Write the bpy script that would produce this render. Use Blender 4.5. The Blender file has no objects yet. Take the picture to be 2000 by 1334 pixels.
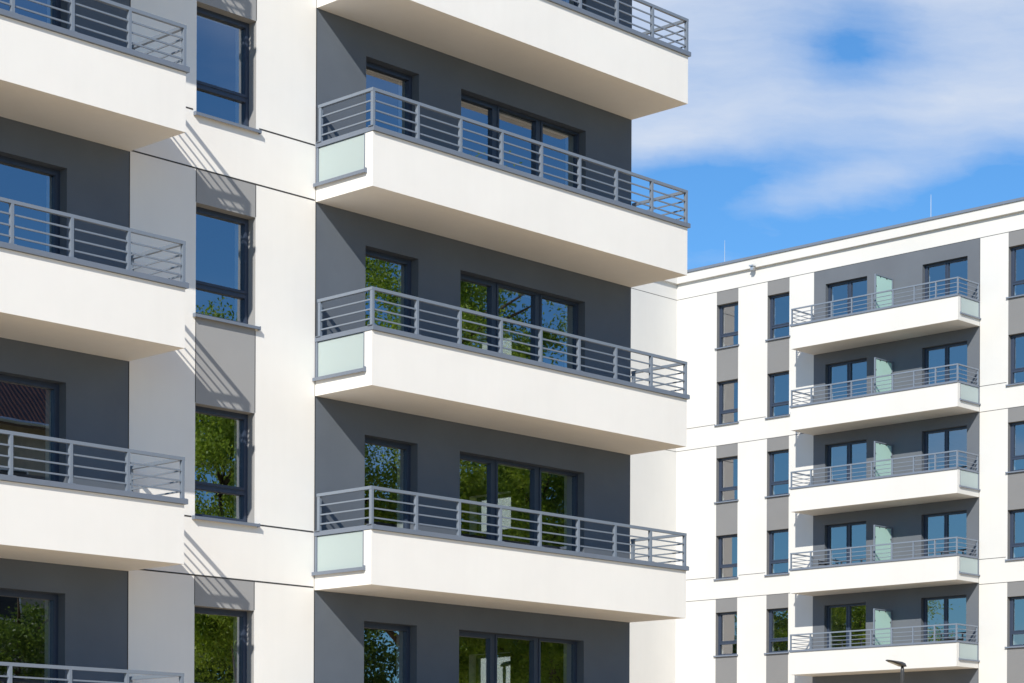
import bpy, bmesh, math, random
from mathutils import Vector, Matrix
random.seed(11)
S = bpy.context.scene
COL = S.collection

# ------------------------------------------------------------------ materials
def new_mat(name):
    m = bpy.data.materials.new(name); m.use_nodes = True
    nt = m.node_tree
    return m, nt, nt.nodes['Principled BSDF']

def N(nt, t, **kw):
    n = nt.nodes.new(t)
    for k, v in kw.items():
        if k in n.inputs: n.inputs[k].default_value = v
        else: setattr(n, k, v)
    return n

def surface(name, col, rough=0.8, spec=0.3, metal=0.0, mottle=0.05, mscale=0.6, bump=0.0, bscale=120.0, streak=0.0, bdist=0.004):
    """A plain coated surface: base colour with slow blotches, faint rain streaks and a fine grain."""
    m, nt, b = new_mat(name)
    b.inputs['Roughness'].default_value = rough
    b.inputs['Specular IOR Level'].default_value = spec
    b.inputs['Metallic'].default_value = metal
    tc = N(nt, 'ShaderNodeTexCoord')
    n1 = N(nt, 'ShaderNodeTexNoise', Scale=mscale, Detail=4.0, Roughness=0.6)
    nt.links.new(tc.outputs['Object'], n1.inputs['Vector'])
    mr = N(nt, 'ShaderNodeMapRange')
    mr.inputs['From Min'].default_value = 0.3; mr.inputs['From Max'].default_value = 0.7
    mr.inputs['To Min'].default_value = 1 - mottle; mr.inputs['To Max'].default_value = 1 + mottle
    nt.links.new(n1.outputs['Fac'], mr.inputs['Value'])
    fac = mr.outputs['Result']
    if streak:
        mp = N(nt, 'ShaderNodeMapping'); mp.inputs['Scale'].default_value = (9, 9, 0.35)
        nt.links.new(tc.outputs['Object'], mp.inputs['Vector'])
        n2 = N(nt, 'ShaderNodeTexNoise', Scale=1.0, Detail=3.0)
        nt.links.new(mp.outputs['Vector'], n2.inputs['Vector'])
        m2 = N(nt, 'ShaderNodeMapRange')
        m2.inputs['From Min'].default_value = 0.35; m2.inputs['From Max'].default_value = 0.75
        m2.inputs['To Min'].default_value = 1.0; m2.inputs['To Max'].default_value = 1 - streak
        nt.links.new(n2.outputs['Fac'], m2.inputs['Value'])
        mu = N(nt, 'ShaderNodeMath', operation='MULTIPLY')
        nt.links.new(fac, mu.inputs[0]); nt.links.new(m2.outputs['Result'], mu.inputs[1])
        fac = mu.outputs[0]
    vm = N(nt, 'ShaderNodeVectorMath', operation='SCALE')
    vm.inputs[0].default_value = col[:3]
    nt.links.new(fac, vm.inputs['Scale'])
    nt.links.new(vm.outputs['Vector'], b.inputs['Base Color'])
    if bump:
        n3 = N(nt, 'ShaderNodeTexNoise', Scale=bscale, Detail=3.0, Roughness=0.7)
        nt.links.new(tc.outputs['Object'], n3.inputs['Vector'])
        bp = N(nt, 'ShaderNodeBump', Strength=bump, Distance=bdist)
        nt.links.new(n3.outputs['Fac'], bp.inputs['Height'])
        nt.links.new(bp.outputs['Normal'], b.inputs['Normal'])
    return m

def glass_mat(name, refl=0.41, tint=(0.80, 0.88, 0.90), gcol=(0.86, 0.91, 1.0), wob=0.012):
    m, nt, b = new_mat(name)
    out = nt.nodes['Material Output']; nt.nodes.remove(b)
    tr = N(nt, 'ShaderNodeBsdfTransparent'); tr.inputs['Color'].default_value = (*tint, 1)
    gl = N(nt, 'ShaderNodeBsdfGlossy'); gl.inputs['Color'].default_value = (*gcol, 1); gl.inputs['Roughness'].default_value = 0.0
    lw = N(nt, 'ShaderNodeLayerWeight', Blend=0.5)
    pw = N(nt, 'ShaderNodeMath', operation='POWER'); pw.inputs[1].default_value = 5.0
    nt.links.new(lw.outputs['Facing'], pw.inputs[0])
    ma = N(nt, 'ShaderNodeMath', operation='MULTIPLY_ADD'); ma.inputs[1].default_value = 0.95 - refl; ma.inputs[2].default_value = refl
    nt.links.new(pw.outputs[0], ma.inputs[0])
    mx = N(nt, 'ShaderNodeMixShader')
    nt.links.new(ma.outputs[0], mx.inputs[0]); nt.links.new(tr.outputs[0], mx.inputs[1]); nt.links.new(gl.outputs[0], mx.inputs[2])
    tc = N(nt, 'ShaderNodeTexCoord')
    n3 = N(nt, 'ShaderNodeTexNoise', Scale=1.6, Detail=1.0)
    nt.links.new(tc.outputs['Object'], n3.inputs['Vector'])
    bp = N(nt, 'ShaderNodeBump', Strength=wob, Distance=0.03)
    nt.links.new(n3.outputs['Fac'], bp.inputs['Height'])
    nt.links.new(bp.outputs['Normal'], gl.inputs['Normal'])
    nt.links.new(mx.outputs[0], out.inputs['Surface'])
    return m

def frosted_mat(name, col):
    m, nt, b = new_mat(name)
    out = nt.nodes['Material Output']
    b.inputs['Base Color'].default_value = (*col, 1)
    b.inputs['Roughness'].default_value = 0.28
    tl = N(nt, 'ShaderNodeBsdfTranslucent'); tl.inputs['Color'].default_value = (*col, 1)
    mx = N(nt, 'ShaderNodeMixShader'); mx.inputs[0].default_value = 0.35
    nt.links.new(b.outputs[0], mx.inputs[1]); nt.links.new(tl.outputs[0], mx.inputs[2])
    nt.links.new(mx.outputs[0], out.inputs['Surface'])
    return m

def leaf_mat(name, c1, c2):
    m, nt, b = new_mat(name)
    out = nt.nodes['Material Output']
    tc = N(nt, 'ShaderNodeTexCoord')
    n1 = N(nt, 'ShaderNodeTexNoise', Scale=1.4, Detail=5.0)
    nt.links.new(tc.outputs['Object'], n1.inputs['Vector'])
    cr = N(nt, 'ShaderNodeValToRGB')
    cr.color_ramp.elements[0].position = 0.35; cr.color_ramp.elements[0].color = (*c1, 1)
    cr.color_ramp.elements[1].position = 0.65; cr.color_ramp.elements[1].color = (*c2, 1)
    nt.links.new(n1.outputs['Fac'], cr.inputs[0])
    nt.links.new(cr.outputs[0], b.inputs['Base Color'])
    b.inputs['Roughness'].default_value = 0.45
    tl = N(nt, 'ShaderNodeBsdfTranslucent')
    nt.links.new(cr.outputs[0], tl.inputs['Color'])
    mx = N(nt, 'ShaderNodeMixShader'); mx.inputs[0].default_value = 0.55
    nt.links.new(b.outputs[0], mx.inputs[1]); nt.links.new(tl.outputs[0], mx.inputs[2])
    nt.links.new(mx.outputs[0], out.inputs['Surface'])
    return m

def tile_mat(name):
    m, nt, b = new_mat(name)
    tc = N(nt, 'ShaderNodeTexCoord')
    wv = N(nt, 'ShaderNodeTexWave', Scale=1.6, Distortion=0.3); wv.bands_direction = 'X'
    nt.links.new(tc.outputs['Object'], wv.inputs['Vector'])
    n1 = N(nt, 'ShaderNodeTexNoise', Scale=3.0, Detail=4.0)
    nt.links.new(tc.outputs['Object'], n1.inputs['Vector'])
    cr = N(nt, 'ShaderNodeValToRGB')
    cr.color_ramp.elements[0].color = (0.06, 0.028, 0.02, 1); cr.color_ramp.elements[1].color = (0.17, 0.072, 0.048, 1)
    nt.links.new(n1.outputs['Fac'], cr.inputs[0]); nt.links.new(cr.outputs[0], b.inputs['Base Color'])
    bp = N(nt, 'ShaderNodeBump', Strength=0.9, Distance=0.05)
    nt.links.new(wv.outputs['Fac'], bp.inputs['Height']); nt.links.new(bp.outputs['Normal'], b.inputs['Normal'])
    return m

M = dict(
    white=surface('white_stucco', (0.80, 0.79, 0.77), 0.92, 0.15, mottle=0.032, mscale=0.55, bump=0.4, bscale=160, streak=0.012),
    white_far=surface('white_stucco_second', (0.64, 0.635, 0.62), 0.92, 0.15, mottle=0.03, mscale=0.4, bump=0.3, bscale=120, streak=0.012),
    grey=surface('grey_panel_paint', (0.31, 0.315, 0.325), 0.85, 0.2, mottle=0.03, mscale=0.8, bump=0.35, bscale=140),
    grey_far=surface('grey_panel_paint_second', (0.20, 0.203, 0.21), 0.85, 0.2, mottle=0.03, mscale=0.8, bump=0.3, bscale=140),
    dark=surface('anthracite_stucco', (0.114, 0.134, 0.166), 0.85, 0.2, mottle=0.07, mscale=0.9, bump=0.4, bscale=140),
    dark_far=surface('anthracite_stucco_second', (0.128, 0.143, 0.168), 0.85, 0.2, mottle=0.06, mscale=0.7, bump=0.3, bscale=140),
    joint=surface('joint_profile', (0.045, 0.045, 0.047), 0.6, 0.3),
    rail=surface('railing_paint', (0.175, 0.21, 0.265), 0.42, 0.5, mottle=0.03, mscale=3),
    coping=surface('coping_sheet', (0.155, 0.185, 0.24), 0.45, 0.5, mottle=0.04, mscale=2),
    frame=surface('window_frame_foil', (0.035, 0.05, 0.085), 0.4, 0.5, mottle=0.02),
    handle=surface('white_handle', (0.75, 0.75, 0.75), 0.3, 0.5),
    glass=glass_mat('window_glass'),
    glass_far=glass_mat('window_glass_second', refl=0.37, gcol=(0.95, 0.925, 0.92)),
    frosted=frosted_mat('frosted_glass', (0.565, 0.66, 0.665)),
    mint=frosted_mat('frosted_divider_glass', (0.60, 0.83, 0.78)),
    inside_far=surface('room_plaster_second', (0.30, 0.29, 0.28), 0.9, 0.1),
    inside=surface('room_plaster_dimmed', (0.06, 0.06, 0.062), 0.9, 0.1),  # near-black: the dimness of unlit rooms is put into the wall colour
    innerwhite=surface('inner_reveal_plaster', (0.75, 0.75, 0.73), 0.8, 0.2),
    floor=surface('balcony_concrete', (0.36, 0.35, 0.33), 0.9, 0.2, mottle=0.1, mscale=2),
    roof=surface('roof_gravel', (0.25, 0.25, 0.25), 0.95, 0.1, mottle=0.2, mscale=5),
    steel=surface('galvanised_steel', (0.62, 0.64, 0.66), 0.35, 0.5, metal=0.7),
    lamp=surface('lamp_powder_coat', (0.045, 0.045, 0.048), 0.38, 0.5),
    lampglass=surface('lamp_lens', (0.32, 0.33, 0.29), 0.15, 0.6),
    paving=surface('sandy_paving', (0.64, 0.495, 0.325), 0.95, 0.1, mottle=0.18, mscale=0.15, bump=0.4, bscale=14),
    bark=surface('bark', (0.10, 0.08, 0.06), 0.95, 0.1, mottle=0.3, mscale=6, bump=0.8, bscale=22, bdist=0.02),
    leaf=leaf_mat('maple_leaves', (0.15, 0.25, 0.02), (0.38, 0.50, 0.05)),
    leaf2=leaf_mat('dark_leaves', (0.08, 0.14, 0.02), (0.17, 0.25, 0.03)),
    tile=tile_mat('clay_tiles'),
    render=surface('old_render', (0.42, 0.38, 0.31), 0.95, 0.1, mottle=0.12, mscale=1.2, streak=0.1),
    timber=surface('painted_timber', (0.13, 0.095, 0.07), 0.7, 0.3, mottle=0.1),
    furniture=surface('furniture_black', (0.03, 0.03, 0.033), 0.45, 0.4),
)

# ------------------------------------------------------------------ mesh builder
class MB:
    def __init__(s): s.v = []; s.f = []; s.m = []; s.mats = []
    def mi(s, mat):
        if mat not in s.mats: s.mats.append(mat)
        return s.mats.index(mat)
    def quad(s, pts, mat):
        i = len(s.v); s.v += [tuple(p) for p in pts]; s.f.append(tuple(range(i, i + len(pts)))); s.m.append(s.mi(mat))
    def box(s, x0, x1, y0, y1, z0, z1, mat):
        if x1 < x0: x0, x1 = x1, x0
        if y1 < y0: y0, y1 = y1, y0
        i = len(s.v); k = s.mi(mat)
        s.v += [(x0, y0, z0), (x1, y0, z0), (x1, y1, z0), (x0, y1, z0), (x0, y0, z1), (x1, y0, z1), (x1, y1, z1), (x0, y1, z1)]
        for f in ((0, 3, 2, 1), (4, 5, 6, 7), (0, 1, 5, 4), (1, 2, 6, 5), (2, 3, 7, 6), (3, 0, 4, 7)):
            s.f.append(tuple(i + a for a in f)); s.m.append(k)
    def prism(s, outline, z0, z1, mat):
        n = len(outline); i = len(s.v); k = s.mi(mat)
        s.v += [(x, y, z0) for x, y in outline] + [(x, y, z1) for x, y in outline]
        s.f.append(tuple(i + a for a in reversed(range(n)))); s.m.append(k)
        s.f.append(tuple(i + n + a for a in range(n))); s.m.append(k)
        for a in range(n):
            b = (a + 1) % n
            s.f.append((i + a, i + b, i + n + b, i + n + a)); s.m.append(k)
    def tube(s, pts, radii, mat, seg=10, cap=True):
        k = s.mi(mat); base = len(s.v); rings = []
        for j, p in enumerate(pts):
            p = Vector(p)
            a = Vector(pts[max(j - 1, 0)]); b = Vector(pts[min(j + 1, len(pts) - 1)])
            t = (b - a).normalized()
            u = t.cross(Vector((0, 0, 1)))
            if u.length < 1e-3: u = Vector((1, 0, 0))
            u.normalize(); w = t.cross(u)
            r = radii[j] if isinstance(radii, (list, tuple)) else radii
            ring = []
            for q in range(seg):
                an = 2 * math.pi * q / seg
                s.v.append(tuple(p + u * (r * math.cos(an)) + w * (r * math.sin(an)))); ring.append(len(s.v) - 1)
            rings.append(ring)
        for a, b in zip(rings, rings[1:]):
            for q in range(seg):
                s.f.append((a[q], a[(q + 1) % seg], b[(q + 1) % seg], b[q])); s.m.append(k)
        if cap:
            s.f.append(tuple(reversed(rings[0]))); s.m.append(k)
            s.f.append(tuple(rings[-1])); s.m.append(k)
    def mesh(s, name, smooth=False, recalc=True):
        me = bpy.data.meshes.new(name)
        me.from_pydata(s.v, [], s.f)
        for m in s.mats: me.materials.append(m)
        me.polygons.foreach_set('material_index', s.m)
        if recalc:
            bm = bmesh.new(); bm.from_mesh(me)
            bmesh.ops.recalc_face_normals(bm, faces=bm.faces)
            bm.to_mesh(me); bm.free()
        if smooth: me.polygons.foreach_set('use_smooth', [True] * len(me.polygons))
        me.update()
        return me
    def build(s, name, parent=None, loc=(0, 0, 0), smooth=False, recalc=True):
        return place(name, s.mesh(name, smooth, recalc), parent, loc)

def place(name, me, parent=None, loc=(0, 0, 0)):
    o = bpy.data.objects.new(name, me); COL.objects.link(o)
    o.location = loc
    if parent: o.parent = parent
    return o

def thing(name, label, cat, loc=(0, 0, 0), rz=0.0, group=None):
    o = bpy.data.objects.new(name, None); COL.objects.link(o)
    o.empty_display_size = 0.3
    o.location = loc; o.rotation_euler = (0, 0, rz)
    o['label'] = label; o['category'] = cat
    if group: o['group'] = group
    return o

def copy_thing(src, loc, rz, label):
    c = src.copy(); COL.objects.link(c); c.location = loc; c.rotation_euler = (0, 0, rz); c['label'] = label
    for ch in list(src.children):
        d = ch.copy(); COL.objects.link(d); d.parent = c
        for g in list(ch.children):
            e = g.copy(); COL.objects.link(e); e.parent = d
    return c

def sheet(mb, x0, x1, z0, z1, holes, mat, y=0.0):
    """a flat wall facing -y with rectangular holes"""
    hs = [(max(a, x0), min(b, x1), max(c, z0), min(d, z1)) for a, b, c, d in holes]
    hs = [h for h in hs if h[1] - h[0] > 1e-6 and h[3] - h[2] > 1e-6]
    xs = sorted({x0, x1, *[h[0] for h in hs], *[h[1] for h in hs]})
    for xa, xb in zip(xs, xs[1:]):
        xm = (xa + xb) / 2
        cuts = sorted((h[2], h[3]) for h in hs if h[0] < xm < h[1])
        z = z0
        for a, b in cuts + [(z1, z1)]:
            if a - z > 1e-6: mb.quad([(xa, y, z), (xb, y, z), (xb, y, a), (xa, y, a)], mat)
            z = max(z, b)

# ------------------------------------------------------------------ windows (local frame: facade in the xz plane, outside is -y)
REV = 0.16
def make_window(parent, x0, x1, z0, z1, panes, reveal_mat, sill=True, handles=(), glass='glass'):
    fr = MB()
    holes = [(a, b, c, d) for a, b, c, d in panes]
    xs = sorted({x0, x1, *[v for h in holes for v in h[:2]]}); zs = sorted({z0, z1, *[v for h in holes for v in h[2:]]})
    for xa, xb in zip(xs, xs[1:]):
        run = None
        for za, zb in zip(zs, zs[1:]):
            inside = any(h[0] < (xa + xb) / 2 < h[1] and h[2] < (za + zb) / 2 < h[3] for h in holes)
            if inside:
                if run: fr.box(xa, xb, REV, REV + 0.075, run[0], run[1], M['frame']); run = None
            else:
                run = (run[0], zb) if run else (za, zb)
        if run: fr.box(xa, xb, REV, REV + 0.075, run[0], run[1], M['frame'])
    for a, b, c, d in panes:                       # the sash bead stands a little proud round every pane
        w = 0.042; y0 = REV - 0.014; y1 = REV - 0.001
        fr.box(a - w, a - 0.003, y0, y1, c - w, d + w, M['frame']); fr.box(b + 0.003, b + w, y0, y1, c - w, d + w, M['frame'])
        fr.box(a - 0.003, b + 0.003, y0, y1, c - w, c - 0.003, M['frame']); fr.box(a - 0.003, b + 0.003, y0, y1, d + 0.003, d + w, M['frame'])
    win = fr.build('window', parent)
    for a, b, c, d in panes:
        g = MB(); y0 = REV + 0.04; e1, e2, e3 = (random.uniform(-0.004, 0.004) for _ in range(3))   # no two panes sit exactly alike
        g.quad([(a, y0 + e1, c), (b, y0 + e2, c), (b, y0 + e2 + e3, d), (a, y0 + e1 + e3, d)], M[glass])
        g.build('pane', win, recalc=False)
    rv = MB()
    rv.quad([(x0, 0, z0), (x0, REV + .03, z0), (x0, REV + .03, z1), (x0, 0, z1)], reveal_mat)
    rv.quad([(x1, 0, z0), (x1, REV + .03, z0), (x1, REV + .03, z1), (x1, 0, z1)], reveal_mat)
    rv.quad([(x0, 0, z1), (x1, 0, z1), (x1, REV + .03, z1), (x0, REV + .03, z1)], reveal_mat)
    rv.quad([(x0, 0, z0), (x1, 0, z0), (x1, REV + .03, z0), (x0, REV + .03, z0)], reveal_mat)
    yi = REV + 0.076                                # white plaster reveal on the room side
    for xx in (x0 + 0.03, x1 - 0.03):
        rv.quad([(xx, yi, z0), (xx, yi + .2, z0), (xx, yi + .2, z1), (xx, yi, z1)], M['innerwhite'])
    for zz in (z0 + 0.02, z1 - 0.02):
        rv.quad([(x0, yi, zz), (x1, yi, zz), (x1, yi + .2, zz), (x0, yi + .2, zz)], M['innerwhite'])
    rv.build('window_reveal', win)
    if sill:
        sl = MB()
        e = 0.045
        pts = [(-0.065, z0 - 0.012), (-0.065, z0 - 0.055), (-0.055, z0 - 0.055), (-0.055, z0 - 0.022), (REV, z0 + 0.012), (REV, z0 + 0.022)]
        a = len(sl.v); n = len(pts); k = sl.mi(M['coping'])
        sl.v += [(x0 - e, y, z) for y, z in pts] + [(x1 + e, y, z) for y, z in pts]
        for q in range(n):
            r = (q + 1) % n
            sl.f.append((a + q, a + r, a + n + r, a + n + q)); sl.m.append(k)
        sl.f.append(tuple(a + q for q in range(n))); sl.m.append(k)
        sl.f.append(tuple(a + n + q for q in range(n))); sl.m.append(k)
        sl.box(x0 - e - 0.008, x0 - e, -0.069, -0.003, z0 - 0.058, z0 - 0.004, M['coping'])
        sl.box(x1 + e, x1 + e + 0.008, -0.069, -0.003, z0 - 0.058, z0 - 0.004, M['coping'])
        sl.build('sill', win)
    for hx, hz in handles:
        h = MB(); h.box(hx - 0.012, hx + 0.012, REV + 0.09, REV + 0.115, hz - 0.02, hz + 0.02, M['handle'])
        h.box(hx - 0.01, hx + 0.01, REV + 0.115, REV + 0.13, hz - 0.11, hz + 0.02, M['handle'])
        h.build('handle', win)
    return win

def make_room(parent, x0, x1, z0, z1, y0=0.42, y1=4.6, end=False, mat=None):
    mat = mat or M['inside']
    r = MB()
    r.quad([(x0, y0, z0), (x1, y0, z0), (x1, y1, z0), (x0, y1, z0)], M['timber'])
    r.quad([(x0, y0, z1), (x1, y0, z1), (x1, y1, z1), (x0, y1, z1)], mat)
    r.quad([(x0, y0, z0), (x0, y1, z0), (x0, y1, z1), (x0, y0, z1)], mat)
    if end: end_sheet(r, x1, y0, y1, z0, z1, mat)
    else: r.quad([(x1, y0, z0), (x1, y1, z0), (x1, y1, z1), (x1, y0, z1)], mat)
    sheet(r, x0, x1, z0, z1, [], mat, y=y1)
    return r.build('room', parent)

# ------------------------------------------------------------------ balconies
CZ0, CZ1, RT = 0.80, 0.872, 1.435
def balcony_meshes(L, D, side, white, bays, screen_x=None):
    """one balcony, x from 0 to L, underside at z=0, front at y=-D; `side` is the end ('L'/'R') glazed with the frosted panel"""
    out = []
    def X(x): return x if side == 'L' else L - x       # mirror
    slab = MB()
    slab.box(0, L, -D, -0.001, 0, 0.20, white)
    slab.box(0, L, -D, -D + 0.16, 0.2001, CZ0, white)
    slab.box(X(L - 0.16), X(L), -D + 0.1601, -0.001, 0.2001, CZ0, white)
    slab.box(X(0), X(0.14), -D + 0.1601, -0.001, 0.2001, 0.235, white)
    slab.box(X(0.141), X(L - 0.1601), -D + 0.1602, -0.002, 0.2002, 0.222, M['floor'])
    out.append(('balcony', slab.mesh('balcony'), None))
    c = MB()                                            # coping follows front and both ends
    o = 0.038; w = 0.24
    pl = [(-o, -0.002), (-o, -D - o), (L + o, -D - o), (L + o, -0.002), (L + o - w, -0.002), (L + o - w, -D - o + w), (-o + w, -D - o + w), (-o + w, -0.002)]
    if side == 'L':
        pl = [(-0.012, -0.002), (-0.012, -D - o), (L + o, -D - o), (L + o, -0.002), (L + o - w, -0.002), (L + o - w, -D - o + w), (0.11, -D - o + w), (0.11, -0.002)]
    else:
        pl = [(-o, -0.002), (-o, -D - o), (L + 0.012, -D - o), (L + 0.012, -0.002), (L - 0.11, -0.002), (L - 0.11, -D - o + w), (-o + w, -D - o + w), (-o + w, -0.002)]
    c.prism(pl, CZ0 + 0.004, CZ1, M['coping'])
    out.append(('coping', c.mesh('coping'), 0))
    def urail(z0, z1, i0, i1, yw):
        m = MB()
        a, b = i0, i1
        m.prism([(a, yw), (a, -D + a), (L - a, -D + a), (L - a, yw), (L - b, yw), (L - b, -D + b), (b, -D + b), (b, yw)], z0, z1, M['rail'])
        return m
    out.append(('handrail', urail(RT - 0.045, RT, -0.006, 0.046, -0.05).mesh('handrail'), 0))
    for zc in (1.257, 1.116, 0.978):
        out.append(('rail_bar', urail(zc - 0.0105, zc + 0.0105, 0.010, 0.030, -0.06).mesh('rail_bar'), 0))
    pxs = [0.02 + (L - 0.04) * k / bays for k in range(bays + 1)]
    pm = MB(); pm.box(-0.021, 0.021, -0.027, 0.027, CZ1 + 0.0005, RT - 0.0455, M['rail'])
    pm.box(-0.05, 0.05, -0.05, 0.05, CZ1, CZ1 + 0.008, M['rail'])
    pme = pm.mesh('post')
    for px in pxs: out.append(('post', pme, 0, (px, -D + 0.021, 0)))
    for px in (0.02, L - 0.02): out.append(('post', pme, 0, (px, -0.085, 0)))
    g = MB(); g.box(X(0.012), X(0.024), -D + 0.165, -0.055, 0.272, CZ0 - 0.006, M['frosted'])
    out.append(('frosted_panel', g.mesh('frosted_panel'), 0))
    f = MB()
    for ya, yb in ((-D + 0.1605, -D + 0.18), (-0.052, -0.008)):
        f.box(X(-0.004), X(0.034), ya, yb, 0.262, CZ0 + 0.002, M['coping'])
    f.box(X(0.0), X(0.03), -D + 0.1805, -0.0525, 0.262, 0.271, M['coping'])
    out.append(('panel_frame', f.mesh('panel_frame'), 0))
    s = MB()
    s.box(X(-0.055), X(0.1), -D + 0.125, -0.001, 0.2355, 0.262, M['coping'])
    s.box(X(-0.055), X(-0.047), -D + 0.125, -0.001, 0.212, 0.2354, M['coping'])
    s.box(X(-0.058), X(-0.002), -D + 0.118, -D + 0.1245, 0.21, 0.285, M['coping'])
    out.append(('drip_sill', s.mesh('drip_sill'), 0))
    if screen_x is not None:
        f = MB(); yb, yf, zt = -0.03, -1.10, 2.17; x = screen_x
        f.box(x - 0.025, x + 0.025, yf, yf + 0.04, 0.222, zt, M['rail']); f.box(x - 0.025, x + 0.025, yb - 0.04, yb, 0.222, zt, M['rail'])
        f.box(x - 0.024, x + 0.024, yf + 0.041, yb - 0.041, zt - 0.035, zt, M['rail'])
        for yy, zz in ((yf + 0.06, 1.75), (yf + 0.06, 0.9), (yb - 0.06, 1.75), (yb - 0.06, 0.9), (-0.4, zt - 0.06), (-0.78, zt - 0.06)):
            f.box(x - 0.018, x + 0.018, yy - 0.022, yy + 0.022, zz - 0.022, zz + 0.022, M['joint'])
        out.append(('screen_frame', f.mesh('screen_frame'), 0))
        g = MB(); g.box(x - 0.006, x + 0.006, yf + 0.055, yb - 0.055, 0.30, zt - 0.05, M['mint'])
        out.append(('privacy_screen', g.mesh('privacy_screen'), 0))
    return out

def put_balcony(parts, parent, x, z):
    root = place('balcony', parts[0][1], parent, (x, 0, z))
    for p in parts[1:]:
        place(p[0], p[1], root, p[3] if len(p) > 3 else (0, 0, 0))
    return root

# ================================================================== NEAR BUILDING (facade y = 0, x runs away from the camera)
H = 2.9
ZU = [5.0445 + H * k for k in range(-1, 5)]        # balcony undersides
X1, XL, XA, XB = 7.227, -3.409, -2.25, -1.157
TOP = 21.0
A = thing('apartment_building', 'white apartment block with anthracite loggia walls filling the left half of the picture', 'apartment building')
heads = [4.655, 7.50, 10.39, 13.28, 16.18]         # door heads per storey, from the storey under ZU[1]
strip = [(3.05, 4.655), (5.93, 7.53), (8.80, 10.38), (11.66, 13.24)]
holes_strip = [(XA, XB, a, b) for a, b in strip]
wall = MB()
greyz = [(0.3, 5.086), (5.912, 10.866), (11.687, 16.60), (17.43, 20.4)]
painted = [(0.0, X1, 0, TOP), (-10.636, XL, 0, TOP)] + [(XA, XB, a, b) for a, b in greyz]
sheet(wall, -24.0, X1, 0, TOP, painted + holes_strip, M['white'])
EW = (2.57, 3.62)
ew = [(z + 1.80, z + 2.50) for z in ZU[:5]]          # small windows in the end wall
def end_sheet(mb, x, y0, y1, z0, z1, mat):
    mb.quad([(x, y0, z0), (x, EW[0], z0), (x, EW[0], z1), (x, y0, z1)], mat); mb.quad([(x, EW[1], z0), (x, y1, z0), (x, y1, z1), (x, EW[1], z1)], mat)
    z = z0
    for a, b in [q for q in ew if q[0] > z0 and q[1] < z1] + [(z1, z1)]:
        if a - z > 1e-4: mb.quad([(x, EW[0], z), (x, EW[1], z), (x, EW[1], a), (x, EW[0], a)], mat)
        z = b
end_sheet(wall, X1, 0, 6.2, 0, TOP, M['white'])
wall.quad([(-24, 0, 0), (-24, 6.2, 0), (-24, 6.2, TOP), (-24, 0, TOP)], M['white'])
sheet(wall, -24.0, X1, 0, TOP, [], M['white'], y=6.2)
wall.build('wall', A)
rf = MB(); rf.box(-24.05, X1 + 0.05, -0.06, 6.26, TOP + 0.001, TOP + 0.12, M['coping']); rf.build('roof', A)
# grey infill panels between the strip windows
for za, zb in greyz:
    cuts = sorted([s for s in strip if s[1] > za and s[0] < zb])
    z = za
    for a, b in cuts + [(zb, zb)]:
        if a - z > 0.03:
            g = MB(); sheet(g, XA, XB, z, a, [], M['grey']); g.build('grey_panel', A)
        z = b
# anthracite loggia walls, storey by storey, with their doors
DOORS = [(1.01, 2.13), (3.06, 6.04)]
LD = (-7.38, -4.44)
lev = [0.0] + ZU[1:] + [TOP]
for i in range(6):
    za, zb = lev[i], lev[i + 1]
    fl = ZU[i] + 0.245 if i < 6 else None
    hs = []; hl = []
    if i < 5:
        hs = [(a, b, ZU[i] + 0.245, heads[i]) for a, b in DOORS]; hl = [(LD[0], LD[1], ZU[i] + 0.245, heads[i])]
    w = MB(); sheet(w, 0.0, X1, za, zb, hs, M['dark']); w.build('dark_wall_panel', A)
    w = MB(); sheet(w, -10.636, XL, za, zb, hl, M['dark']); w.build('dark_wall_panel', A)
    if i < 5:
        f0 = ZU[i] + 0.245; hd = heads[i]
        make_window(A, 1.01, 2.13, f0, hd, [(1.11, 2.045, f0 + 0.10, hd - 0.085)], M['dark'], sill=False)
        make_window(A, 3.06, 6.04, f0, hd, [(3.16, 3.92, f0 + 0.10, hd - 0.085), (4.09, 4.96, f0 + 0.10, hd - 0.05), (5.13, 5.985, f0 + 0.10, hd - 0.05)], M['dark'], sill=False)
        make_window(A, LD[0], LD[1], f0, hd, [(LD[0] + 0.07, LD[0] + 0.72, f0 + 0.10, hd - 0.07), (LD[0] + 0.89, LD[0] + 1.46, f0 + 0.10, hd - 0.07), (LD[0] + 1.63, LD[1] - 0.085, f0 + 0.10, hd - 0.085)], M['dark'], sill=False)
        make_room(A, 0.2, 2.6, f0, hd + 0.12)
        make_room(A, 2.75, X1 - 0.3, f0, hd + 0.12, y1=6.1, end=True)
        a, b = ew[i]; xi, xo = X1 - 0.299, X1 - 0.05
        fm = MB()
        for p0, p1 in ((EW[0], EW[0] + .06), (EW[1] - .06, EW[1])): fm.box(xo - .06, xo, p0, p1, a, b, M['frame'])
        for p0, p1 in ((a, a + .06), (b - .06, b)): fm.box(xo - .06, xo, EW[0] + .0601, EW[1] - .0601, p0, p1, M['frame'])
        wn_ = fm.build('window', A)
        fm = MB(); fm.quad([(xo - .03, EW[0] + .06, a + .06), (xo - .03, EW[1] - .06, a + .06), (xo - .03, EW[1] - .06, b - .06), (xo - .03, EW[0] + .06, b - .06)], M['glass']); fm.build('pane', wn_, recalc=False)
        fm = MB()
        for yy in EW: fm.quad([(xi, yy, a), (X1, yy, a), (X1, yy, b), (xi, yy, b)], M['innerwhite'])
        for zz in (a, b): fm.quad([(xi, EW[0], zz), (X1, EW[0], zz), (X1, EW[1], zz), (xi, EW[1], zz)], M['innerwhite'])
        fm.build('window_reveal', wn_)
        make_room(A, -8.6, -3.6, f0, hd + 0.12)
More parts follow.
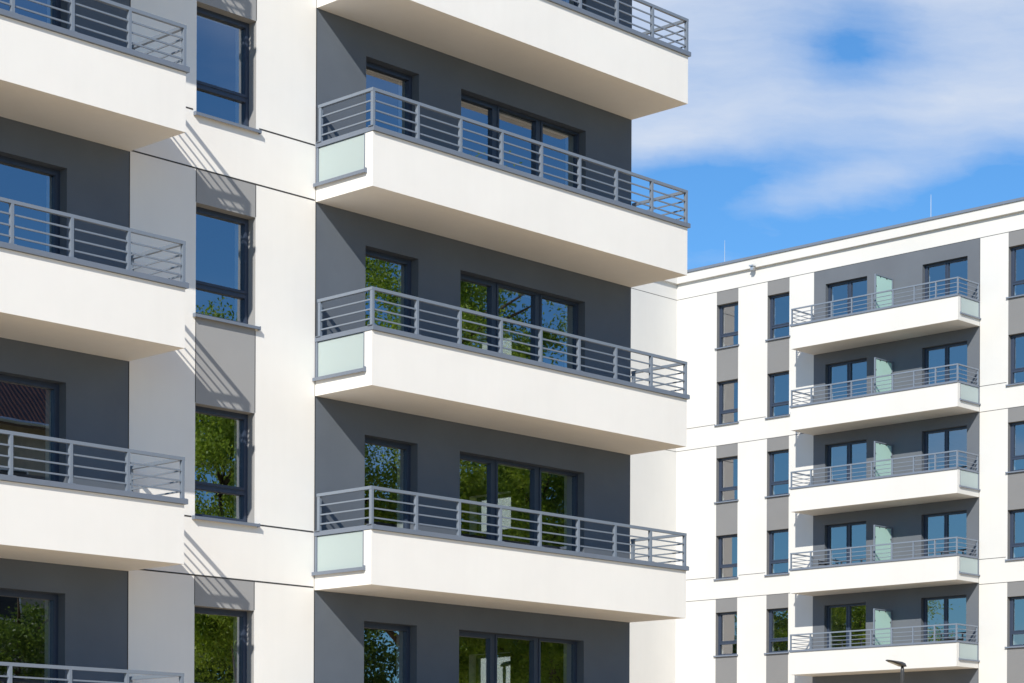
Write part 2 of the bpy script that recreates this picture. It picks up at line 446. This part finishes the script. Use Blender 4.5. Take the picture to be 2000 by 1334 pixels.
for a, b in strip:
    make_window(A, XA, XB, a, b, [(XA + 0.095, XB - 0.082, a + 0.525, b - 0.085), (XA + 0.06, XB - 0.075, a + 0.06, a + 0.41)], M['grey'], handles=[(XB - 0.06, a + 0.95)])
    make_room(A, XA - 0.6, XB + 0.6, a - 0.8, b + 0.15)
# joint profiles
jm = MB(); e = 0.003; t = 0.0105
for z in (11.687, 10.866, 5.912, 5.086, 17.43, 16.60):
    sillrow = z in (11.687, 5.912)
    if sillrow:
        jm.box(XL, XA - 0.06, -e, -0.0005, z - t, z + t, M['joint']); jm.box(XB + 0.06, -0.02, -e, -0.0005, z - t, z + t, M['joint'])
    else:
        jm.box(XL, -0.02, -e, -0.0005, z - t, z + t, M['joint'])
for xx in (0.0, XL):
    jm.box(xx - 0.007, xx + 0.007, -0.004, -0.0008, 0.1, TOP - 0.1, M['joint'])
for xx in (XA, XB):
    for za, zb in greyz:
        cuts = sorted([s for s in strip if s[1] > za and s[0] < zb]); z = za
        for a, b in cuts + [(zb, zb)]:
            if a - z > 0.03: jm.box(xx - 0.005, xx + 0.005, -0.0035, -0.0006, z + 0.01, a - 0.07 if a != zb else a - 0.01, M['joint'])
            z = b
jm.build('joint_profile', A)
main = balcony_meshes(X1, 1.251, 'L', M['white'], 8)
for z in ZU: put_balcony(main, A, 0.0, z)
left = balcony_meshes(7.227, 1.251, 'L', M['white'], 8)
for z in ZU: put_balcony(left, A, XL - 7.227, z)

# ================================================================== FAR BUILDING (local x runs towards the camera, local -y faces the courtyard)
XR, YR = 43.199, 28.589
B = thing('apartment_building', 'lower white apartment block with five stacked balconies and lightning rods, across the courtyard at right', 'apartment building', (XR, YR, 0), -math.pi / 2)
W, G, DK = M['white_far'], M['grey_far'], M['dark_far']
ZB = [6.7936 + H * k for k in range(5)]
RTOP = 22.30
colA, colB, colC, colD = (1.935, 2.95), (4.30, 5.295), (14.37, 15.40), (17.0, 18.0)
sA = [7.765, 10.635, 13.515, 16.41, 19.28]; hA = [9.37, 12.25, 15.155, 18.015, 20.89]
sB = [7.75, 10.62, 13.50, 16.39, 19.255]; hB = [9.36, 12.24, 15.14, 18.0, 20.87]
sC = [7.47, 10.40, 13.335, 16.265, 19.20]; hC = [9.14, 12.05, 14.99, 17.93, 20.885]
band_l = [(9.88, 10.70), (15.62, 16.43)]; band_r = [(9.633, 10.479), (15.471, 16.345)]
DX0, DX1 = 6.385, 13.27
SD = 3.14                                           # depth of the step at the inner corner
ROOFJ = 21.385
def grey_ranges(bands, low=0.3, top=ROOFJ):
    r = []; z = low
    for a, b in bands: r.append((z, a)); z = b
    r.append((z, top)); return r
cols = [(colA, sA, hA, band_l), (colB, sB, hB, band_l), (colC, sC, hC, band_r), (colD, sC, hC, band_r)]
painted = [(DX0, DX1, 0, ROOFJ)]
for c, s_, h_, bd in cols:
    painted += [(c[0], c[1], a, b) for a, b in grey_ranges(bd)] + [(c[0], c[1], a, b) for a, b in zip(s_, h_)]
w = MB()
END = 22.0
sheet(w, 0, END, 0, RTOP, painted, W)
w.quad([(0, 0, 0), (0, -SD, 0), (0, -SD, RTOP), (0, 0, RTOP)], W)                 # the return wall of the inner corner
sheet(w, -24, 0, 0, RTOP, [], W, y=-SD)
sheet(w, -24, END, 0, RTOP, [], W, y=11)
w.quad([(END, 0, 0), (END, 11, 0), (END, 11, RTOP), (END, 0, RTOP)], W)
w.quad([(-24, -SD, 0), (-24, 11, 0), (-24, 11, RTOP), (-24, -SD, RTOP)], W)
w.build('wall', B)
rf = MB(); rf.prism([(-23.9, -SD + 0.15), (-0.15, -SD + 0.15), (-0.15, 0.15), (END - 0.1, 0.15), (END - 0.1, 10.9), (-23.9, 10.9)], RTOP - 0.25, RTOP - 0.06, M['roof']); rf.build('roof', B)
co = 0.12
k = MB(); k.prism([(-24, -SD - co), (co, -SD - co), (co, -co), (END + co, -co), (END + co, 0.1), (-0.1, 0.1), (-0.1, -SD + 0.1), (-24, -SD + 0.1)], 21.975, RTOP + 0.012, W); k.build('cornice', B)
c2 = 0.165
k = MB(); k.prism([(-24.05, -SD - c2), (c2, -SD - c2), (c2, -c2), (END + c2, -c2), (END + c2, 0.25), (-0.3, 0.25), (-0.3, -SD + 0.25), (-24.05, -SD + 0.25)], RTOP + 0.0125, RTOP + 0.105, M['coping']); k.build('roof_edge', B)
for c, s_, h_, bd in cols:
    for za, zb in grey_ranges(bd):
        z = za
        for a, b in sorted([q for q in zip(s_, h_) if q[1] > za and q[0] < zb]) + [(zb, zb)]:
            if a - z > 0.03:
                g = MB(); sheet(g, c[0], c[1], z, a, [], G); g.build('grey_panel', B)
            z = b
    for a, b in zip(s_, h_):
        if c == colD: 
            pass
        make_window(B, c[0], c[1], a, b, [(c[0] + 0.135, c[1] - 0.10, a + 0.54, b - 0.085), (c[0] + 0.09, c[1] - 0.08, a + 0.06, a + 0.41)], G, handles=[(c[0] + 0.10, a + 0.95)], glass='glass_far')
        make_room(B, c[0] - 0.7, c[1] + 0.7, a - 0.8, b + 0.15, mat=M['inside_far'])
RD = [(6.895, 8.68), (10.975, 12.78)]
rh = [20.865 - 2.885 * (4 - q) for q in range(5)]
lv = [0.0, 6.7936] + [z for z in ZB[1:]] + [ROOFJ]
for i in range(6):
    za, zb = lv[i], lv[i + 1]
    hs = [(a, b, ZB[i - 1] + 0.245, rh[i - 1]) for a, b in RD] if i else []
    w = MB(); sheet(w, DX0, DX1, za, zb, hs, DK); w.build('dark_wall_panel', B)
    if i:
        f0 = ZB[i - 1] + 0.245; hd = rh[i - 1]
        make_window(B, 6.895, 8.68, f0, hd, [(7.0, 7.735, f0 + 0.1, hd - 0.08), (7.895, 8.59, f0 + 0.1, hd - 0.08)], DK, sill=False, glass='glass_far')
        make_window(B, 10.975, 12.78, f0, hd, [(11.09, 11.795, f0 + 0.1, hd - 0.08), (11.925, 12.69, f0 + 0.1, hd - 0.08)], DK, sill=False, glass='glass_far')
        make_room(B, 6.5, 9.6, f0, hd + 0.12, mat=M['inside_far']); make_room(B, 9.9, 13.1, f0, hd + 0.12, mat=M['inside_far'])
jm = MB()
for (bl, br) in zip(band_l, band_r):
    for z, sl in ((bl[0], 0), (bl[1], 1)):
        segs = [(0.01, DX0)]
        if sl: segs = [(0.01, colA[0] - .06), (colA[1] + .06, colB[0] - .06), (colB[1] + .06, DX0)]
        for a, b in segs: jm.box(a, b, -e, -0.0005, z - 0.009, z + 0.009, M['joint'])
        jm.box(0.0005, 0.003, -SD + 0.01, -0.006, z - 0.009, z + 0.009, M['joint'])
    for z, sl in ((br[0], 0), (br[1], 1)):
        for a, b in ([(DX1, colC[0] - .06), (colC[1] + .06, END)] if sl else [(DX1, END)]): jm.box(a, b, -e, -0.0005, z - 0.009, z + 0.009, M['joint'])
jm.box(0.01, END, -e, -0.0005, ROOFJ - 0.009, ROOFJ + 0.009, M['joint'])
jm.box(0.0005, 0.003, -SD + 0.01, -0.006, ROOFJ - 0.009, ROOFJ + 0.009, M['joint'])
jm.box(DX1 - 0.008, DX1 + 0.008, -0.004, -0.0008, 0.1, ROOFJ - 0.01, M['joint'])
jm.build('joint_profile', B)
BL0, BL1 = 6.385, 13.27
far = balcony_meshes(BL1 - BL0, 1.36, 'R', W, 8, screen_x=9.77 - BL0)
for z in ZB: put_balcony(far, B, BL0, z)
for lx, lz in ((2.26, 23.28), (11.28, 23.25)):
    r = MB(); r.tube([(lx, 0.05, RTOP + 0.105), (lx, 0.05, lz - 0.3), (lx, 0.05, lz)], [0.012, 0.011, 0.006], M['steel'], 8)
    r.tube([(lx, 0.05, RTOP + 0.1055), (lx, 0.05, RTOP + 0.16)], [0.05, 0.03], M['steel'], 10); r.build('lightning_rod', B)
v = MB(); v.box(3.66, 3.85, -0.30, -co - 0.001, 22.0, 22.045, M['steel']); v.box(3.69, 3.82, -0.25, -co - 0.002, 21.87, 21.99, M['steel'])
v.build('roof_outlet', B)

# ------------------------------------------------------------------ balcony furniture on the far block
def blocal(x, y, z): return (XR + y, YR - x, z)
t = thing('bistro_table', 'small black bistro table on the lowest balcony, beside the frosted end panel', 'table', blocal(12.75, -0.72, ZB[0] + 0.2225), 0.2)
m_ = MB(); m_.tube([(0, 0, 0.72), (0, 0, 0.745)], 0.34, M['furniture'], 28); m_.build('tabletop', t)
for q in range(4):
    an = math.pi / 4 + q * math.pi / 2
    m_ = MB(); m_.tube([(0.27 * math.cos(an), 0.27 * math.sin(an), 0), (0.12 * math.cos(an), 0.12 * math.sin(an), 0.7195)], 0.013, M['furniture'], 8); m_.build('leg', t)
def chair(label, loc, rz):
    c = thing('folding_chair', label, 'chair', loc, rz, 'black chairs on the far balconies')
    s = MB(); s.box(-0.2, 0.2, -0.2, 0.2, 0.43, 0.455, M['furniture']); s.build('seat', c)
    s = MB()
    for q in range(4): s.box(-0.195, 0.195, 0.205, 0.222, 0.56 + q * 0.09, 0.61 + q * 0.09, M['furniture'])
    s.build('backrest', c)
    for sx in (-1, 1):
        s = MB(); s.tube([(0.19 * sx, -0.19, 0), (0.19 * sx, -0.19, 0.4295)], 0.012, M['furniture'], 8); s.build('leg', c)
        s = MB(); s.tube([(0.208 * sx, 0.26, 0), (0.208 * sx, 0.21, 0.45), (0.208 * sx, 0.235, 0.92)], 0.012, M['furniture'], 8); s.build('leg', c)
    return c
c0 = chair('black slatted chair in front of the left balcony door, second balcony from the bottom', blocal(8.2, -0.7, ZB[1] + 0.2225), 0.4)
copy_thing(c0, blocal(7.3, -0.75, ZB[1] + 0.2225), 2.6, 'black slatted chair nearest the open left end of the second balcony from the bottom')
copy_thing(c0, blocal(12.5, -0.7, ZB[1] + 0.2225), -1.2, 'black slatted chair by the frosted end panel of the second balcony from the bottom')

# ------------------------------------------------------------------ street lamp
L = thing('street_lamp', 'slim dark street lamp with flat paddle head in front of the lowest far balcony', 'street lamp', (22.195, 4.382, 0.0), 0, 'courtyard street lamps')
p = MB(); p.tube([(0, 0, 0), (0, 0, 0.9), (0, 0, 4.95)], [0.065, 0.06, 0.034], M['lamp'], 14); p.build('pole', L, smooth=True)
p = MB(); p.tube([(0, 0, 4.88), (0, 0, 4.90), (0, 0, 5.06), (0, 0, 5.16), (0, 0, 5.26)], [0.034, 0.036, 0.042, 0.044, 0.034], M['lamp'], 14); p.build('collar', L, smooth=True)
R_ = Vector((0.691, -0.7225, 0)); F_ = Vector((0.7225, 0.691, 0))
ax = (-R_ * 0.93 - F_ * 0.37).normalized(); sd = Vector((-ax.y, ax.x, 0))
def head_ring(s, hw, zt, zb):
    o = ax * s
    z = 5.28 + 0.24 * (s + 0.08)
    return [o + sd * (-hw) + Vector((0, 0, z)), o + sd * (-hw * 0.55) + Vector((0, 0, z + zt)), o + sd * (hw * 0.55) + Vector((0, 0, z + zt)), o + sd * hw + Vector((0, 0, z)), o + sd * (hw * 0.8) + Vector((0, 0, z - zb)), o + sd * (-hw * 0.8) + Vector((0, 0, z - zb))]
h = MB(); rings = [head_ring(*a) for a in ((-0.10, 0.035, 0.012, 0.01), (-0.06, 0.075, 0.05, 0.03), (0.04, 0.12, 0.06, 0.04), (0.18, 0.15, 0.04, 0.022), (0.33, 0.13, 0.022, 0.014), (0.42, 0.07, 0.012, 0.010))]
for ra, rb in zip(rings, rings[1:]):
    for q in range(6): h.quad([ra[q], ra[(q + 1) % 6], rb[(q + 1) % 6], rb[q]], M['lamp'])
h.quad(rings[0], M['lamp']); h.quad(rings[-1], M['lamp'])
hd_ = h.build('lamp_head', L)
g = MB(); ra, rb = head_ring(0.10, 0.10, 0, 0.0365), head_ring(0.36, 0.085, 0, 0.0175)
g.quad([ra[5], ra[4], rb[4], rb[5]], M['lampglass'])
g.quad([Vector(q) - Vector((0, 0, 0.004)) for q in (ra[5], ra[4], rb[4], rb[5])], M['lampglass']); g.build('lens', hd_)

copy_thing(L, (16.05, 11.5, 0.0), 2.3, 'street lamp behind the near block, glimpsed through its lowest three-part window')

# ================================================================== ground, trees and the tiled house that the windows mirror
g = MB(); g.quad([(-900, -900, 0), (900, -900, 0), (900, 900, 0), (-900, 900, 0)], M['paving']); go = g.build('ground'); go['kind'] = 'structure'

def crown_mesh(name, r, hgt, base, mat, clumps, leaves, size, seed, ragged=0.25):
    rnd = random.Random(seed); m = MB()
    for c in range(clumps):
        while True:
            d = Vector((rnd.uniform(-1, 1), rnd.uniform(-1, 1), rnd.uniform(-1, 1)))
            if 0.25 < d.length < 1: break
        d *= (0.72 + ragged * rnd.random()) / max(d.length, 0.45) * rnd.uniform(0.55, 1.0)
        cx, cy, cz = d.x * r, d.y * r, base + hgt / 2 + d.z * hgt / 2
        cr = rnd.uniform(0.35, 0.75)
        for l in range(leaves):
            p = Vector((cx + rnd.gauss(0, cr * .55), cy + rnd.gauss(0, cr * .55), cz + rnd.gauss(0, cr * .38)))
            n = Vector((rnd.gauss(0, 1), rnd.gauss(0, 1), rnd.gauss(0.6, 1))).normalized()
            u = n.orthogonal().normalized(); w = n.cross(u)
            an = rnd.uniform(0, 6.28); a = (u * math.cos(an) + w * math.sin(an)) * size * rnd.uniform(0.6, 1.2); b = n.cross(a) * 0.55
            m.quad([p - a, p + b * .9 - a * .1, p + a, p - b * .9 - a * .1], mat)
    me = bpy.data.meshes.new(name); me.from_pydata(m.v, [], m.f); me.materials.append(mat); me.update()
    return me
def trunk_mesh(name, r, hgt, base, seed):
    rnd = random.Random(seed); m = MB()
    m.tube([(0, 0, -0.05), (0.03, 0.02, base * .5), (0.0, 0.08, base), (0.1, 0.0, base + hgt * .45), (0.05, 0.05, base + hgt * .8)], [0.30, 0.24, 0.20, 0.11, 0.03], M['bark'], 10)
    for q in range(16):
        z = base * .8 + hgt * .75 * rnd.random(); an = rnd.uniform(0, 6.28); ln = r * rnd.uniform(.5, .95)
        e1 = Vector((math.cos(an), math.sin(an), 0)) * ln
        m.tube([(0.03, 0.03, z), tuple(e1 * .5 + Vector((0, 0, z + ln * .28))), tuple(e1 + Vector((0, 0, z + ln * .45)))], [0.09, 0.05, 0.012], M['bark'], 6)
    return m.mesh(name, True)
TR = [  # kind, x, y, scale xy, scale z, label
    ('a', 20.0, -18.3, 1.12, 1.12, 'tall light green maple standing in the courtyard, mirrored in the near balcony doors'),
    ('b', 25.4, -18.6, 1.05, 1.2, 'bushy green tree next to the tall maple, mirrored low in the three-part balcony doors'),
    ('b', 15.2, -20.3, 0.98, 1.31, 'full green tree opposite the narrow strip windows, mirrored in their lower panes'),
    ('b', 32.0, -26.0, 1.05, 1.05, 'rounded green tree at the far end of the courtyard row'),
    ('c', 15.9, -31.2, 0.85, 0.74, 'low dark green tree in front of the tiled house'),
    ('c', 25.2, -30.0, 1.1, 1.0, 'dark green tree behind the bushy courtyard tree'),
    ('c', 20.5, -26.0, 0.9, 0.85, 'dark green tree right behind the tall maple'),
    ('b', 6.0, 46.6, 1.35, 1.36, 'tall green tree behind the near block, mirrored in the lowest far balcony doors'),
    ('c', 2.5, 54.0, 1.35, 1.38, 'dark spreading tree behind the near block, farthest from the street'),
    ('b', 8.0, 40.2, 0.7, 0.92, 'smaller light green tree behind the near block'),
]
kinds = dict(
    a=(crown_mesh('crown', 4.4, 11.5, 5.6, M['leaf'], 210, 500, 0.056, 3, 0.4), trunk_mesh('trunk', 4.4, 11.5, 5.2, 4)),
    b=(crown_mesh('crown', 4.0, 9.3, 2.6, M['leaf'], 220, 480, 0.056, 7, 0.25), trunk_mesh('trunk', 4.0, 9.3, 2.4, 8)),
    c=(crown_mesh('crown', 4.6, 9.6, 2.2, M['leaf2'], 240, 220, 0.085, 9, 0.25), trunk_mesh('trunk', 4.6, 9.6, 2.2, 10)))
for kd, x, y, sc, sz, lab in TR:
    t = thing('deciduous_tree', lab, 'tree', (x, y, 0), x * 1.7, 'trees around the courtyard')
    t.scale = (sc, sc, sz)
    place('trunk', kinds[kd][1], t); place('crown', kinds[kd][0], t)

HS = thing('tiled_house', 'old rendered house with steep red tile roof, mirrored in the left balcony door', 'house', (20.5, -43.5, 0))
m_ = MB(); m_.box(-8, 8, -4.5, 4.5, 0, 15.3, M['render']); m_.build('wall', HS)
m_ = MB()
for sy in (-1, 1):
    m_.quad([(-8.6, 5.3 * sy, 14.9), (8.6, 5.3 * sy, 14.9), (8.6, 0, 20.2), (-8.6, 0, 20.2)], M['tile'])
    m_.quad([(-8.6, 5.3 * sy, 14.7), (8.6, 5.3 * sy, 14.7), (8.6, 0, 20.0), (-8.6, 0, 20.0)], M['timber'])
    m_.quad([(-8.6, 5.3 * sy, 14.7), (8.6, 5.3 * sy, 14.7), (8.6, 5.3 * sy, 14.9), (-8.6, 5.3 * sy, 14.9)], M['timber'])
    m_.quad([(8.05 * sy, -4.6, 15.25), (8.05 * sy, 4.6, 15.25), (8.05 * sy, 0, 19.85)], M['render'])
    m_.tube([(-8.6, 5.36 * sy, 14.85), (8.6, 5.36 * sy, 14.85)], 0.08, M['steel'], 8)
m_.build('roof', HS)
for wz in (1.2, 4.7, 8.2, 11.7):
    for wx in (-6.2, -3.1, 0.0, 3.1, 6.2):
        m_ = MB(); m_.box(wx - 0.6, wx + 0.6, 4.5005, 4.55, wz, wz + 1.7, M['handle']); m_.box(wx - 0.52, wx + 0.52, 4.5505, 4.56, wz + .08, wz + 1.62, M['furniture']); m_.build('window', HS)

# ================================================================== sky, sun, camera
SUN = Vector((1.72, 1.0, -1.365)).normalized()
EL = math.asin(-SUN.z); ROT = math.atan2(-SUN.x, -SUN.y)
wd = bpy.data.worlds.new('World'); S.world = wd; wd.use_nodes = True
nt = wd.node_tree; bg = nt.nodes['Background']; bg.inputs['Strength'].default_value = 0.09
sky = N(nt, 'ShaderNodeTexSky'); sky.sky_type = 'NISHITA'; sky.sun_disc = False
sky.sun_elevation = EL; sky.sun_rotation = ROT; sky.air_density = 1.0; sky.dust_density = 0.3; sky.ozone_density = 2.0
def math_(op, a, b=None, c=None):
    n = N(nt, 'ShaderNodeMath', operation=op)
    for i, v in enumerate((a, b, c)):
        if v is None: continue
        if isinstance(v, (int, float)): n.inputs[i].default_value = v
        else: nt.links.new(v, n.inputs[i])
    return n.outputs[0]
tc = N(nt, 'ShaderNodeTexCoord'); D_ = tc.outputs['Generated']
def dot(vec):
    n = N(nt, 'ShaderNodeVectorMath', operation='DOT_PRODUCT'); nt.links.new(D_, n.inputs[0]); n.inputs[1].default_value = vec
    return n.outputs['Value']
AZ = math.radians(43.74)
fwd = dot((math.cos(AZ), math.sin(AZ), 0)); rgt = dot((math.sin(AZ), -math.cos(AZ), 0)); up = dot((0, 0, 1))
front = math_('GREATER_THAN', fwd, 0.3)
fs = math_('MAXIMUM', fwd, 0.05)
# a chart of the north-eastern sky: tangents of the angles right of and above azimuth 43.7
u0 = math_('DIVIDE', rgt, fs); v0 = math_('DIVIDE', up, fs)
comb = N(nt, 'ShaderNodeCombineXYZ'); nt.links.new(u0, comb.inputs[0]); nt.links.new(v0, comb.inputs[1])
wn = N(nt, 'ShaderNodeTexNoise', Scale=7.0, Detail=2.0, Roughness=0.45); nt.links.new(comb.outputs[0], wn.inputs['Vector'])
sep = N(nt, 'ShaderNodeSeparateColor'); nt.links.new(wn.outputs['Color'], sep.inputs[0])
u = math_('MULTIPLY_ADD', math_('SUBTRACT', sep.outputs[0], 0.5), 0.050, u0)
v = math_('MULTIPLY_ADD', math_('SUBTRACT', sep.outputs[1], 0.5), 0.030, v0)
wn2 = N(nt, 'ShaderNodeTexNoise', Scale=34.0, Detail=4.0, Roughness=0.6); nt.links.new(comb.outputs[0], wn2.inputs['Vector'])
sep2 = N(nt, 'ShaderNodeSeparateColor'); nt.links.new(wn2.outputs['Color'], sep2.inputs[0])
u = math_('MULTIPLY_ADD', math_('SUBTRACT', sep2.outputs[0], 0.5), 0.024, u)
v = math_('MULTIPLY_ADD', math_('SUBTRACT', sep2.outputs[1], 0.5), 0.009, v)
def blob(px, py, rx, ry, rot=0.0):
    cu, cv = (px - 1000) / 4305, (1598 - py) / 4305; rx /= 4305; ry /= 4305
    du = math_('SUBTRACT', u, cu); dv = math_('SUBTRACT', v, cv)
    c, s = math.cos(rot), math.sin(rot)
    a = math_('DIVIDE', math_('ADD', math_('MULTIPLY', du, c), math_('MULTIPLY', dv, s)), rx)
    b = math_('DIVIDE', math_('SUBTRACT', math_('MULTIPLY', dv, c), math_('MULTIPLY', du, s)), ry)
    q = math_('ADD', math_('MULTIPLY', a, a), math_('MULTIPLY', b, b))
    return math_('POWER', 2.718, math_('MULTIPLY', q, -1.0))
def ss(x, a, b):
    n = N(nt, 'ShaderNodeMapRange'); n.interpolation_type = 'SMOOTHSTEP'
    nt.links.new(x, n.inputs['Value']); n.inputs['From Min'].default_value = a; n.inputs['From Max'].default_value = b
    return n.outputs['Result']
base = ss(v, (1598 - 455) / 4305, (1598 - 190) / 4305)
dens = math_('MULTIPLY', base, 0.70)
for px, py, rx, ry, rot, amt in (
        (1668, 95, 105, 58, -0.05, -0.36), (1675, 85, 200, 120, 0.25, -0.36), (1700, 10, 70, 50, 0.0, -0.12), (1390, 358, 330, 72, 0.12, -0.42), (2010, 350, 230, 105, 0.1, -0.42), (1640, 345, 210, 44, 0.22, 0.52),
        (1480, 205, 240, 50, 0.12, 0.14), (1930, 110, 170, 130, 0.0, 0.12), (1290, 265, 150, 45, 0.12, 0.22), (1500, 415, 170, 30, 0.1, 0.10)):
    dens = math_('MULTIPLY_ADD', blob(px, py, rx, ry, rot), amt, dens)
def fibres(rot, sx, sy, detail, rough, amt, dens):
    mp = N(nt, 'ShaderNodeMapping'); mp.inputs['Rotation'].default_value = (0, 0, rot); mp.inputs['Scale'].default_value = (sx, sy, 1)
    cw = N(nt, 'ShaderNodeCombineXYZ'); nt.links.new(u, cw.inputs[0]); nt.links.new(v, cw.inputs[1])
    nt.links.new(cw.outputs[0], mp.inputs['Vector'])
    st = N(nt, 'ShaderNodeTexNoise', Scale=1.0, Detail=detail, Roughness=rough); nt.links.new(mp.outputs[0], st.inputs['Vector'])
    return math_('MULTIPLY_ADD', math_('SUBTRACT', st.outputs['Fac'], 0.5), amt, dens)
dens = fibres(-0.18, 9, 34, 6.0, 0.55, 0.75, dens)
dens = fibres(-0.30, 26, 120, 5.0, 0.6, 0.34, dens)
# the rest of the sky: scattered thin cloud on a layer overhead
ly = N(nt, 'ShaderNodeVectorMath', operation='DIVIDE'); nt.links.new(D_, ly.inputs[0])
zz = math_('ADD', math_('MAXIMUM', up, 0.0), 0.12)
cz = N(nt, 'ShaderNodeCombineXYZ')
for q in range(3): nt.links.new(zz, cz.inputs[q])
nt.links.new(cz.outputs[0], ly.inputs[1])
cn = N(nt, 'ShaderNodeTexNoise', Scale=0.9, Detail=6.0, Roughness=0.55); nt.links.new(ly.outputs[0], cn.inputs['Vector'])
dens2 = math_('MULTIPLY', ss(cn.outputs['Fac'], 0.54, 0.84), 0.85)
inch = math_('MULTIPLY', ss(fwd, 0.70, 0.88), front)
mxd = N(nt, 'ShaderNodeMix'); nt.links.new(inch, mxd.inputs['Factor']); nt.links.new(dens2, mxd.inputs[2]); nt.links.new(dens, mxd.inputs[3])
cl = math_('MINIMUM', math_('MAXIMUM', mxd.outputs[0], 0.0), 1.0)
tint = N(nt, 'ShaderNodeMix'); tint.data_type = 'RGBA'; tint.blend_type = 'MULTIPLY'; tint.inputs['Factor'].default_value = 1.0
nt.links.new(sky.outputs[0], tint.inputs[6]); tint.inputs[7].default_value = (0.54, 1.0, 1.38, 1)
mxc = N(nt, 'ShaderNodeMix'); mxc.data_type = 'RGBA'
nt.links.new(cl, mxc.inputs['Factor']); nt.links.new(tint.outputs[2], mxc.inputs[6]); mxc.inputs[7].default_value = (6.5, 7.2, 8.4, 1)
nt.links.new(mxc.outputs[2], bg.inputs['Color'])

sl = bpy.data.lights.new('sun', 'SUN'); sl.energy = 4.6; sl.angle = math.radians(0.53); sl.color = (1.0, 0.93, 0.81)
so = bpy.data.objects.new('sun', sl); COL.objects.link(so); so.rotation_euler = SUN.to_track_quat('-Z', 'Y').to_euler(); so.location = (-40, -30, 50)

cam = bpy.data.cameras.new('camera'); co_ = bpy.data.objects.new('camera', cam); COL.objects.link(co_)
yw = math.radians(43.7389); tl = math.radians(0.2225)
Fv = Vector((math.cos(yw), math.sin(yw), 0)); Rv = Vector((math.sin(yw), -math.cos(yw), 0)); Uv = Vector((0, 0, 1))
r2 = Rv * math.cos(tl) + Uv * math.sin(tl); u2 = Uv * math.cos(tl) - Rv * math.sin(tl)
mt = Matrix((r2, u2, -Fv)).transposed().to_4x4(); mt.translation = (-21.7619, -24.8944, 1.65)
co_.matrix_world = mt
cam.sensor_width = 36; cam.sensor_fit = 'HORIZONTAL'; cam.lens = 4305.12 / 2000 * 36
cam.shift_x = 0.0018; cam.shift_y = 0.46545
cam.clip_start = 0.1; cam.clip_end = 3000
S.camera = co_
S.view_settings.view_transform = 'Standard'; S.view_settings.look = 'None'; S.view_settings.gamma = 1.0
S.view_settings.use_curve_mapping = False; S.view_settings.exposure = 0.22
S.cycles.max_bounces = 10; S.cycles.diffuse_bounces = 5; S.cycles.glossy_bounces = 4; S.cycles.transparent_max_bounces = 16
S.cycles.caustics_reflective = False; S.cycles.caustics_refractive = False
S.cycles.sample_clamp_indirect = 6.0
